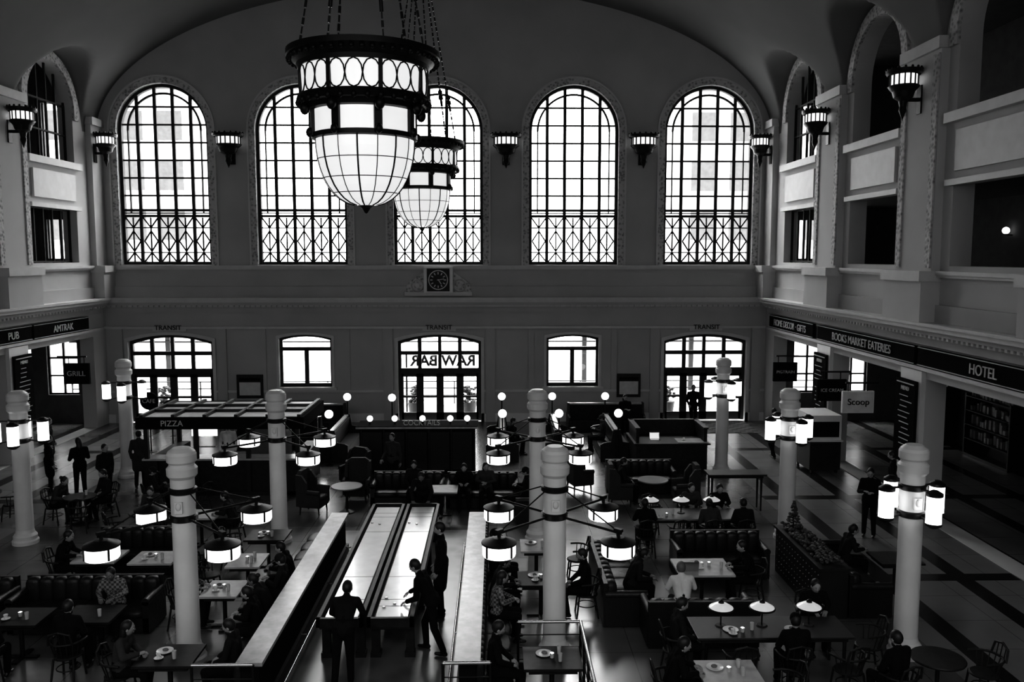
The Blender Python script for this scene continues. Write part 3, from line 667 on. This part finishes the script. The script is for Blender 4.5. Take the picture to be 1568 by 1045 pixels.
    for s_ in(-1,1):
        b.ball((s_*.029,.079,.008),.0125,EYE,10,8); b.ball((s_*.029,.0885,.007),.006,PUP,8,6); b.ball((s_*.077,-.004,-.008),(.011,.02,.03),mm['skin'],10,8); b.box(s_*.03,.09,.03,.034,.008,.006,mm['hair'])
    b.ball((0,.088,-.058),(.025,.009,.008),LIP,12,8)
    b.ball((0,-.02,.024),(.085,.1,.112),mm['hair'],22,16)
    if hair=='long': b.ball((0,-.055,-.07),(.085,.06,.16),mm['hair'],18,14)
    if hair=='bun': b.ball((0,-.12,.06),.045,mm['hair'],12,10)
    if hair=='cap': b.ball((0,-.01,.045),(.09,.106,.1),CL['black'],20,12); b.box(0,.12,.06,.13,.09,.012,CL['black'])
    if hair=='beard': b.ball((0,.045,-.075),(.06,.052,.05),mm['hair'],16,12)
    b.X=Matrix()
    for q,sg in(('R',1),('L',-1)):
        w_=J['w'+q]; d=(w_-J['e'+q]).normalized(); pn=V(palm) 
        if abs(d.z)>.8: pn=V((-sg,0,0))
        lat=d.cross(pn).normalized(); pn=lat.cross(d).normalized()
        if pn.dot(V(palm) if abs(d.z)<=.8 else V((-sg,0,0)))<0: pn=-pn
        inner=lat if lat.dot(V((-sg,.3,0)))>0 else -lat
        if abs(d.z)>.8: inner=lat if lat.y>0 else -lat
        mt=Matrix(((inner.x,d.x,pn.x,0),(inner.y,d.y,pn.y,0),(inner.z,d.z,pn.z,0),(0,0,0,1))); mt.translation=w_
        b.X=mt
        b.ball((0,.045,0),(.042,.052,.017),mm['skin'],14,10,fn=lambda p:V([math.copysign(abs(k)**.75,k) for k in p]))
        for i,(lx,ln) in enumerate(((.03,.07),(.01,.08),(-.01,.074),(-.029,.058))):
            p=V((lx,.084,.002)); a=.25+.06*i
            for s3,fr in enumerate((.45,.32,.23)):
                qn=p+V((lx*.12,math.cos(a),math.sin(a)))*ln*fr; b.cyl(p,qn,.0092-.0008*s3,mm['skin'],.0084-.0008*s3,n=7); b.ball(qn,.0084-.0008*s3,mm['skin'],7,5); p=qn; a+=.38
        p=V((.03,.025,.004)); b.ball(p,.014,mm['skin'],8,6)
        for dr,ln,r in((V((.65,.7,.3)),.042,.0115),(V((.3,.9,.35)),.03,.0095)):
            qn=p+dr.normalized()*ln; b.cyl(p,qn,r,mm['skin'],r*.85,n=7); b.ball(qn,r*.85,mm['skin'],7,5); p=qn
        b.X=Matrix()
    return b.mesh(name)
PM={}
J=base('stand'); PM['stand']=person_mesh('standing',J,coat=True,pitch=-.3)
J=base('stand'); J['aR']=V((.1,.22,.09));J['kR']=V((.1,.22,.5));J['aL']=V((-.1,-.3,.13));J['kL']=V((-.1,.02,.5));J['wR']=V((.22,.25,1.0));J['eR']=V((.24,.0,1.14));J['wL']=V((-.24,-.05,.88)); PM['walk']=person_mesh('walking',J,pitch=-.1)
J=base('stand'); lean(J,.5); J['aR']=V((.12,.18,.09));J['kR']=V((.11,.2,.5));J['aL']=V((-.12,-.22,.1));J['kL']=V((-.11,-.05,.5)); J['eR']=J['sR']+V((.08,.08,-.28));J['wR']=J['eR']+V((-.02,.22,-.12));J['eL']=J['sL']+V((-.06,.0,-.3));J['wL']=J['eL']+V((.05,.2,-.1)); J['head']=J['neck']+V((0,.08,.13)); PM['lean']=person_mesh('leaning',J,pitch=-.5)
J=base('stand'); lean(J,.72); J['aL']=V((-.12,-.2,.09));J['kL']=V((-.11,-.06,.5)); J['eR']=J['sR']+V((.08,.1,-.25));J['wR']=V((.2,.64,.9));J['eL']=J['sL']+V((-.08,.1,-.25));J['wL']=V((-.2,.64,.9)); J['head']=J['neck']+V((0,.1,.11)); PM['brace']=person_mesh('bracing',J,pitch=-.6)
J=base('stand'); J['eR']=V((.25,.05,1.15));J['wR']=V((.1,.26,1.22));J['eL']=V((-.25,.05,1.15));J['wL']=V((-.1,.26,1.2)); PM['phone']=person_mesh('standing_phone',J,hair='long',pitch=-.45)
J=base('sit'); J['eR']=V((.25,.18,.82));J['wR']=V((.12,.4,.8));J['eL']=V((-.25,.18,.82));J['wL']=V((-.12,.4,.8)); lean(J,.2,('waist','chest','neck','head','sR','sL')); PM['sit_table']=person_mesh('seated_table',J,pitch=-.3)
J=base('sit'); J['eR']=V((.25,.18,.82));J['wR']=V((.1,.36,.82));J['eL']=V((-.25,.14,.8));J['wL']=V((-.02,.36,.8)); lean(J,.12,('waist','chest','neck','head','sR','sL')); PM['sit_long']=person_mesh('seated_long_hair',J,hair='long',pitch=-.15,yaw=.3)
J=base('sit'); PM['sit_lap']=person_mesh('seated_lap',J,hair='beard',pitch=-.4)
J=base('sit'); lean(J,-.12,('waist','chest','neck','head','sR','sL','eR','eL')); J['wR']=V((.07,.26,.86));J['wL']=V((-.07,.26,.84)); PM['sit_phone']=person_mesh('seated_phone',J,hair='cap',pitch=-.5,yaw=-.2)
J=base('sit'); lean(J,.35,('waist','chest','neck','head','sR','sL','eR','eL')); J['wR']=V((.1,.45,.68));J['wL']=V((-.1,.45,.68)); PM['sit_fwd']=person_mesh('seated_forward',J,hair='bun',pitch=-.3)
def person(kind,x,y,deg,top='black',bot='black',skin=0,hair=0,chair=False,z=0,sc=1):
    nm='man' if kind in('stand','walk','lean','brace','sit_lap','sit_table','sit_phone') else 'woman'
    o=place(nm,PM[kind],(x,y,z),math.radians(deg),sc=sc)
    for i,m in enumerate((SKIN[skin],HAIR[hair],CL[top],CL[bot])):
        o.material_slots[i].link='OBJECT'; o.material_slots[i].material=m
    if chair: place('dining_chair',BC,(x,y+0,0),math.radians(deg))
def chair(x,y,deg): place('dining_chair',BC,(x,y,0),math.radians(deg))
person('stand',-1.08,16.0,95,sc=1.07); person('lean',-1.12,14.45,75,bot='black'); person('brace',-2.5,13.32,0,top='navy')
person('brace',-1.9,21.44,180,top='charcoal',skin=1); person('walk',8.0,34.0,180,sc=1.02); person('phone',9.3,20.5,150); person('stand',10.7,22.3,60,top='charcoal')
person('walk',-3.1,24.9,160,top='grey'); person('stand',-13.2,24.8,-60); person('phone',-12.1,24.4,40); person('walk',-11.0,23.6,-120,top='charcoal'); person('stand',-10.8,25.4,10,top='grey',bot='black')
person('walk',9.6,28.8,10,top='charcoal'); person('stand',-14.6,27.5,-80); person('phone',4.9,31.9,190)
for y,k,t,s in((12.9,'sit_lap','charcoal',0),(14.3,'sit_table','black',0),(15.0,'sit_fwd','charcoal',1),(15.8,'sit_phone','charcoal',0),(16.6,'sit_table','black',0)): person(k,-4.12,y,90,top=t,skin=s)
for y,k,t,s in((12.75,'sit_lap','black',0),(14.9,'sit_long','light',0),(15.7,'sit_table','charcoal',1),(17.2,'sit_phone','black',0)): person(k,-.06,y,-90,top=t,skin=s)
TW=table_mesh(.7,.8,MARB)
for y in(12.9,15.6,17.1,18.7): place('dining_table',TW if y in(17.1,15.6) else TD,(-5.15,y,0)); setting(-5.15,y,.2,.25)
for y in(12.7,16.0,17.9): place('dining_table',TW if y==17.9 else TD,(.86,y,0)); setting(.86,y,.2,.25)
person('sit_table',-5.95,15.6,-90,top='light',chair=True); person('sit_long',-5.95,12.9,-90,top='grey',chair=True); chair(-5.95,17.1,-90); chair(-5.95,18.7,-90)
person('sit_lap',1.75,16.0,90,chair=True); chair(1.75,17.9,90)
place('long_dining_table',TLong,(4.7,20.1,0),0,.006)
for x in(3.75,4.5,5.25): place('table_lamp',TL,(x,20.15,.75))
for x,k,t in((3.2,'sit_table','black'),(4.0,None,0),(4.75,'sit_fwd','grey'),(5.5,'sit_lap','charcoal')):
    if k: person(k,x+.3,19.3,0,top=t,chair=True)
    else: chair(x+.3,19.3,0)
for x,k,t in((3.9,None,0),(4.9,'sit_long','grey'),(5.6,'sit_table','black')):
    if k: person(k,x,20.95,180,top=t,chair=True)
    else: chair(x,20.95,180)
setting(4.1,19.9,.3,.3); setting(5.0,19.9,.3,.3)
place('booth_sofa',SF[2.6],(2.45,16.7,0),-pi/2); place('booth_sofa',SF[2.0],(3.7,14.95,0),0); place('booth_sofa',SF[2.0],(4.9,18.1,0),pi)
place('dining_table',table_mesh(1.1,.95,MARB),(4.15,16.55,0)); setting(4.3,16.6,.35,.3); place('laptop',LP,(3.85,16.4,.75),pi)
person('sit_table',3.45,15.12,0,top='white',bot='black',hair=1); person('sit_fwd',2.6,16.2,-90,top='charcoal',skin=1); person('sit_table',5.15,16.5,90,top='black',chair=True)
place('long_dining_table',TLongD,(4.6,13.75,0),0,.006)
for x in(3.8,4.5,5.3): place('table_lamp',TL,(x,13.8,.75))
setting(4.1,13.55,.3,.15); setting(5.2,13.55,.4,.15)
person('sit_table',5.65,14.65,180,top='black',chair=True); person('sit_phone',4.75,12.9,0,top='black',chair=True); chair(3.9,12.9,0); chair(5.6,12.85,15); person('sit_lap',3.0,13.6,-90,top='charcoal',chair=True); chair(6.3,13.7,90)
place('dining_table',TLt,(3.5,12.2,0)); setting(3.5,12.2); person('sit_table',2.6,12.2,-90,chair=True,top='black'); chair(4.35,12.1,90)
person('sit_lap',6.1,12.2,20,chair=True); place('round_table',TRD,(6.9,12.6,0)); chair(7.7,12.7,90)
b=MB(); b.box(0,0,.5,.55,2.6,1.0,BLACK)
for s_ in(-1,1):
    for i in range(16):
        for j in range(6): b.ball((s_*.275,-1.2+i*.16,.15+j*.14),(.008,.012,.012),CHROME,6,4)
b.box(0,0,1.0,.62,2.7,.05,DARKW)
for k in range(220):
    y=random.uniform(-1.2,1.2); b.ball((random.uniform(-.2,.2),y,1.05+random.random()*.1),(.05,.05,.035),LEAF,5,3)
b.cyl((0,1.0,1.0),(0,1.0,1.35),.015,DARKW)
for k in range(80):
    z=random.random(); r=(1-z)*.13; t=random.random()*6.3; b.ball((r*math.cos(t),1.0+r*math.sin(t),1.22+z*.45),(.035,.035,.025),LEAF,5,3)
b.obj('planter_box',(6.5,17.0,0))
place('sofa',SF[2.6],(7.25,17.0,0),-pi/2); person('sit_table',7.4,17.5,-90,top='charcoal'); place('dining_table',TD,(8.3,17.0,0))
place('booth_sofa',SF[2.6],(-7.75,15.65,0),pi); place('dining_table',TD,(-7.1,14.5,0)); person('sit_table',-7.1,15.45,180,top='light',bot='charcoal',skin=1); person('sit_lap',-7.1,13.6,0,chair=True)
place('dining_table',TD,(-8.3,14.4,0)); place('dining_table',TLt,(-8.3,17.4,0)); place('dining_table',TLt,(-7.1,17.3,0)); person('sit_table',-9.15,17.4,-90,chair=True); chair(-6.3,17.3,90)
setting(-7.1,14.5);setting(-8.3,14.4);setting(-8.3,17.4);setting(-7.1,17.3)
person('sit_lap',-8.3,13.3,0,chair=True)
place('booth_sofa',SF[3.2],(-10.8,15.6,0),pi); place('dining_table',TD,(-10.2,14.5,0))
place('booth_sofa',SF[2.0],(-8.0,18.6,0),pi)
for x,y in((-8.6,20.5),(-10.9,21.9),(-8.7,23.0),(-13.6,22.3)):
    place('round_table',TRD,(x,y,0)); setting(x,y,.2,.2)
    for a,k in((0,1),(120,1),(240,0)):
        r=math.radians(a+20*x); cx_,cy_=x+.72*math.sin(r),y-.72*math.cos(r)
        if k and random.random()<.6: person(random.choice(('sit_table','sit_lap','sit_fwd','sit_long','sit_phone')),cx_,cy_,math.degrees(r),top=random.choice(('black','charcoal','grey')),chair=True)
        else: chair(cx_,cy_,math.degrees(r))
person('sit_table',-6.4,20.3,90,chair=True,top='charcoal'); place('dining_table',TLt,(-7.2,20.3,0))
place('wing_chair',WC,(-5.0,22.8,0),-pi/2-.2); place('wing_chair',WC,(-4.0,23.9,0),-pi); place('round_table',TR,(-4.1,22.8,0)); place('wing_chair',WC,(-4.3,25.3,0),2.6)
place('settee',SF[2.0],(-2.5,23.5,0),pi); person('sit_lap',-2.3,23.3,180,top='charcoal'); place('settee',SF[2.0],(-.4,23.4,0),pi); person('sit_table',-.9,23.2,180,top='black'); person('sit_long',-.3,23.2,180,top='grey')
place('dining_table',TLt,(-1.5,22.45,0)); place('settee',SF[1.5],(.9,22.4,0),pi/2); person('sit_phone',.8,22.4,90)
place('wing_chair',WC,(3.5,23.4,0),-pi/2); person('sit_lap',3.5,23.45,-90,top='charcoal'); place('wing_chair',WC,(2.5,24.9,0),-pi/2+.3); place('wing_chair',WC,(5.3,23.3,0),pi/2); place('round_table',TR,(4.4,23.3,0)); place('high_table',TH,(6.6,22.9,0)); place('settee',SF[2.0],(4.3,24.8,0),pi)
def rail(name,pts,h=1.0):
    b=MB()
    b.tube([(x,y,h) for x,y in pts],.028,CHROME); b.tube([(x,y,.15) for x,y in pts],.02,IRON)
    for (x,y),(x2,y2) in zip(pts,pts[1:]):
        n=max(1,int(math.hypot(x2-x,y2-y)/.6))
        for i in range(n+1): b.cyl((x+(x2-x)*i/n,y+(y2-y)*i/n,0),(x+(x2-x)*i/n,y+(y2-y)*i/n,h),.022,IRON)
        for z in(.36,.57,.78): b.cyl((x,y,z),(x2,y2,z),.01,IRON,n=6)
    b.obj(name)
rail('metal_railing',[(.35,13.45),(1.38,13.45),(1.38,11.0)]); rail('metal_railing',[(-4.5,12.05),(-3.6,12.05)]); rail('metal_railing',[(-.8,12.05),(-.1,12.05)])
b=MB(); b.bx(-4.4,-.7,26.9,27.7,0,1.5,SIGN); b.bx(-4.5,-.6,26.8,27.8,1.5,1.58,SIGN); b.bx(-4.5,-.6,26.78,26.82,1.5,1.56,MIDW)
for k in range(5):
    x=-4.3+k*.72; b.bx(x,x+.62,26.86,26.9,.15,1.38,M('cabinet_panel',.02,.35)); b.bx(x-.05,x-.01,26.84,26.9,.1,1.45,BLACK)
for x in(-4.1,-3.3,-2.4,-1.5,-.95): b.cyl((x,27.2,1.58),(x,27.2,1.68),.03,BRONZE); b.ball((x,27.2,1.76),.1,GLOW,14,10)
b.text('COCKTAILS',.22,Matrix.Translation((-2.4,26.83,1.68))@Matrix.Rotation(pi/2,4,'X'),SIGNT)
b.obj('service_counter')
b=MB(); b.lathe([(0,.02),(.12,.02),(.14,0)],BRONZE,n=14); b.cyl((0,0,.02),(0,0,1.6),.025,BRONZE); b.lathe([(.03,1.58),(.07,1.62)],BRONZE,n=12); b.ball((0,0,1.74),.145,GLOW,16,12); GP=b.mesh('globe_lamp')
def pew_mesh():
    b=MB(); L_=3.0
    for s_ in(-1,1):
        b.box(s_*.3,0,.4,.46,L_,.07,DARKW); b.box(s_*.06,0,.72,.05,L_,.62,DARKW,tilt=('Y',s_*.12)); b.box(s_*.48,0,.2,.05,L_,.36,DARKW)
        b.prism([(-.56,0),(.56,0),(.56,.6),(.45,.66),(.2,.7),(.12,1.12),(-.12,1.12),(-.2,.7),(-.45,.66),(-.56,.6)],s_*L_/2-.04,s_*L_/2+.04,DARKW)
    b.box(0,0,1.08,.14,L_,.06,MIDW); return b.mesh('waiting_pew')
PW=pew_mesh()
for x in(.2,2.1,4.1,-5.6): place('waiting_pew',PW,(x,29.9,0)); place('globe_lamp',GP,(x,28.1,0)); place('globe_lamp',GP,(x,31.6,0))
place('globe_lamp',GP,(-3.9,31.4,0)); person('sit_lap',.5,29.6,-90,z=-.02); person('sit_phone',3.8,30,90,z=-.02,top='grey')
for x,y in((-8.0,31),(-7.6,33.8),(4.4,33.8)): place('waiting_pew',PW,(x,y,0),pi/2)
b=MB(); b.bx(-1.15,1.15,-.8,.8,0,.95,DARKW); b.bx(-1.23,1.23,-.9,.9,.95,1.0,DARKW); b.bx(.2,1.15,-.85,-.2,1.0,1.03,MARB)
for s_ in(-1,1): b.bx(s_*1.1-.05,s_*1.1+.05,-.75,.75,1.0,1.45,DARKW); b.bx(s_*1.1-.08,s_*1.1+.08,-.8,.8,1.45,1.5,BLACK)
b.bx(-1.15,1.15,.65,.75,1.0,1.45,DARKW); b.bx(-1.15,1.15,.62,.78,1.45,1.5,BLACK); b.obj('concierge_desk',(5.65,27.6,0))
place('laptop',LP,(5.2,27.3,1.0)); place('coffee_cup',CU,(6.1,27.1,1.03))
b=MB(); X0,X1,Y0,Y1=-10.3,-5.75,24.5,27.2
b.bx(X0,X1,Y0,Y1,0,.12,DARKW); b.bx(X0,X1,Y0+.1,Y0+.5,0,1.05,DARKW); b.bx(X0-.05,X1+.05,Y0,Y0+.6,1.05,1.1,MARB); b.bx(X0,X0+.4,Y0,Y1,0,1.05,DARKW); b.bx(X1-.4,X1,Y0,Y1,0,1.05,DARKW)
for x in(X0+.08,(X0*2+X1)/3,(X0+2*X1)/3,X1-.08):
    for y in(Y0+.08,Y1-.08): b.bx(x-.06,x+.06,y-.06,y+.06,0,2.1,BLACK)
b.bx(X0-.15,X1+.15,Y0-.1,Y0,2.0,2.35,SIGN); b.bx(X0-.15,X1+.15,Y1,Y1+.1,2.0,2.35,SIGN); b.bx(X0-.15,X0-.05,Y0,Y1,2.0,2.35,SIGN); b.bx(X1+.05,X1+.15,Y0,Y1,2.0,2.35,SIGN)
b.bx(X0-.1,X1+.1,Y0-.05,Y1+.05,2.3,2.33,M('canopy_panel',.9,.2,spec=.9,coat=1,emis=.12))  # roof panel is no lamp; faint emission added to brighten its white
for i in range(6): x=X0+(X1-X0)*i/5; b.box(x,(Y0+Y1)/2,2.37,.1,Y1-Y0+.1,.1,BLACK)
for y in(Y0+.9,Y1-.9): b.box((X0+X1)/2,y,2.37,X1-X0,.08,.1,BLACK)
b.text('PIZZA',.24,Matrix.Translation((-9.4,Y0-.12,2.17))@Matrix.Rotation(pi/2,4,'X'),SIGNT)
b.bx(-9.6,-9.0,Y1-.3,Y1-.1,.9,1.9,GLASS); b.box(-7.2,Y1-.5,1.0,1.2,.7,1.6,M('oven_steel',.2,.35,.6)); b.box(-9.3,Y1-.4,1.5,.8,.05,.4,GLOW)
b.obj('pizza_kiosk'); person('stand',-8.3,26.0,180,top='white',bot='black',z=.12)
for x,y in((-11.0,28.6),(-12.4,30.2)):
    b=MB(); b.cyl((0,0,0),(0,0,1.6),.025,IRON); b.lathe([(0,.02),(.2,.02),(.22,0)],IRON,n=16); b.cyl((0,-.04,1.85),(0,.04,1.85),.32,SIGN,n=28); b.text('CAFE',.2,Matrix.Translation((0,-.06,1.85))@Matrix.Rotation(pi/2,4,'X'),SIGNT); b.obj('cafe_sign',(x,y,0))
b=MB(); b.bx(-.5,.5,-.7,.7,.12,1.05,BLACK); b.bx(-.55,.55,-.75,.75,1.05,1.1,WHITE); b.bx(-.5,.5,-.7,.7,1.1,1.9,WHITE); b.bx(-.42,.42,-.72,-.7,1.2,1.7,SIGN); b.bx(-.45,.45,-.72,-.7,.2,.95,DARKW)
for x in(-.4,.4):
    for y in(-.6,.6): b.cyl((x-.03,y,.07),(x+.03,y,.07),.07,BLACK,n=12)
b.obj('vendor_cart',(10.6,27.4,0))
b=MB(); b.bx(7.2,10.5,33.0,35.2,0,.012,M('entrance_mat',.05,.8,kind='checker',vs=4,var=.7)); b.obj('entrance_mat')
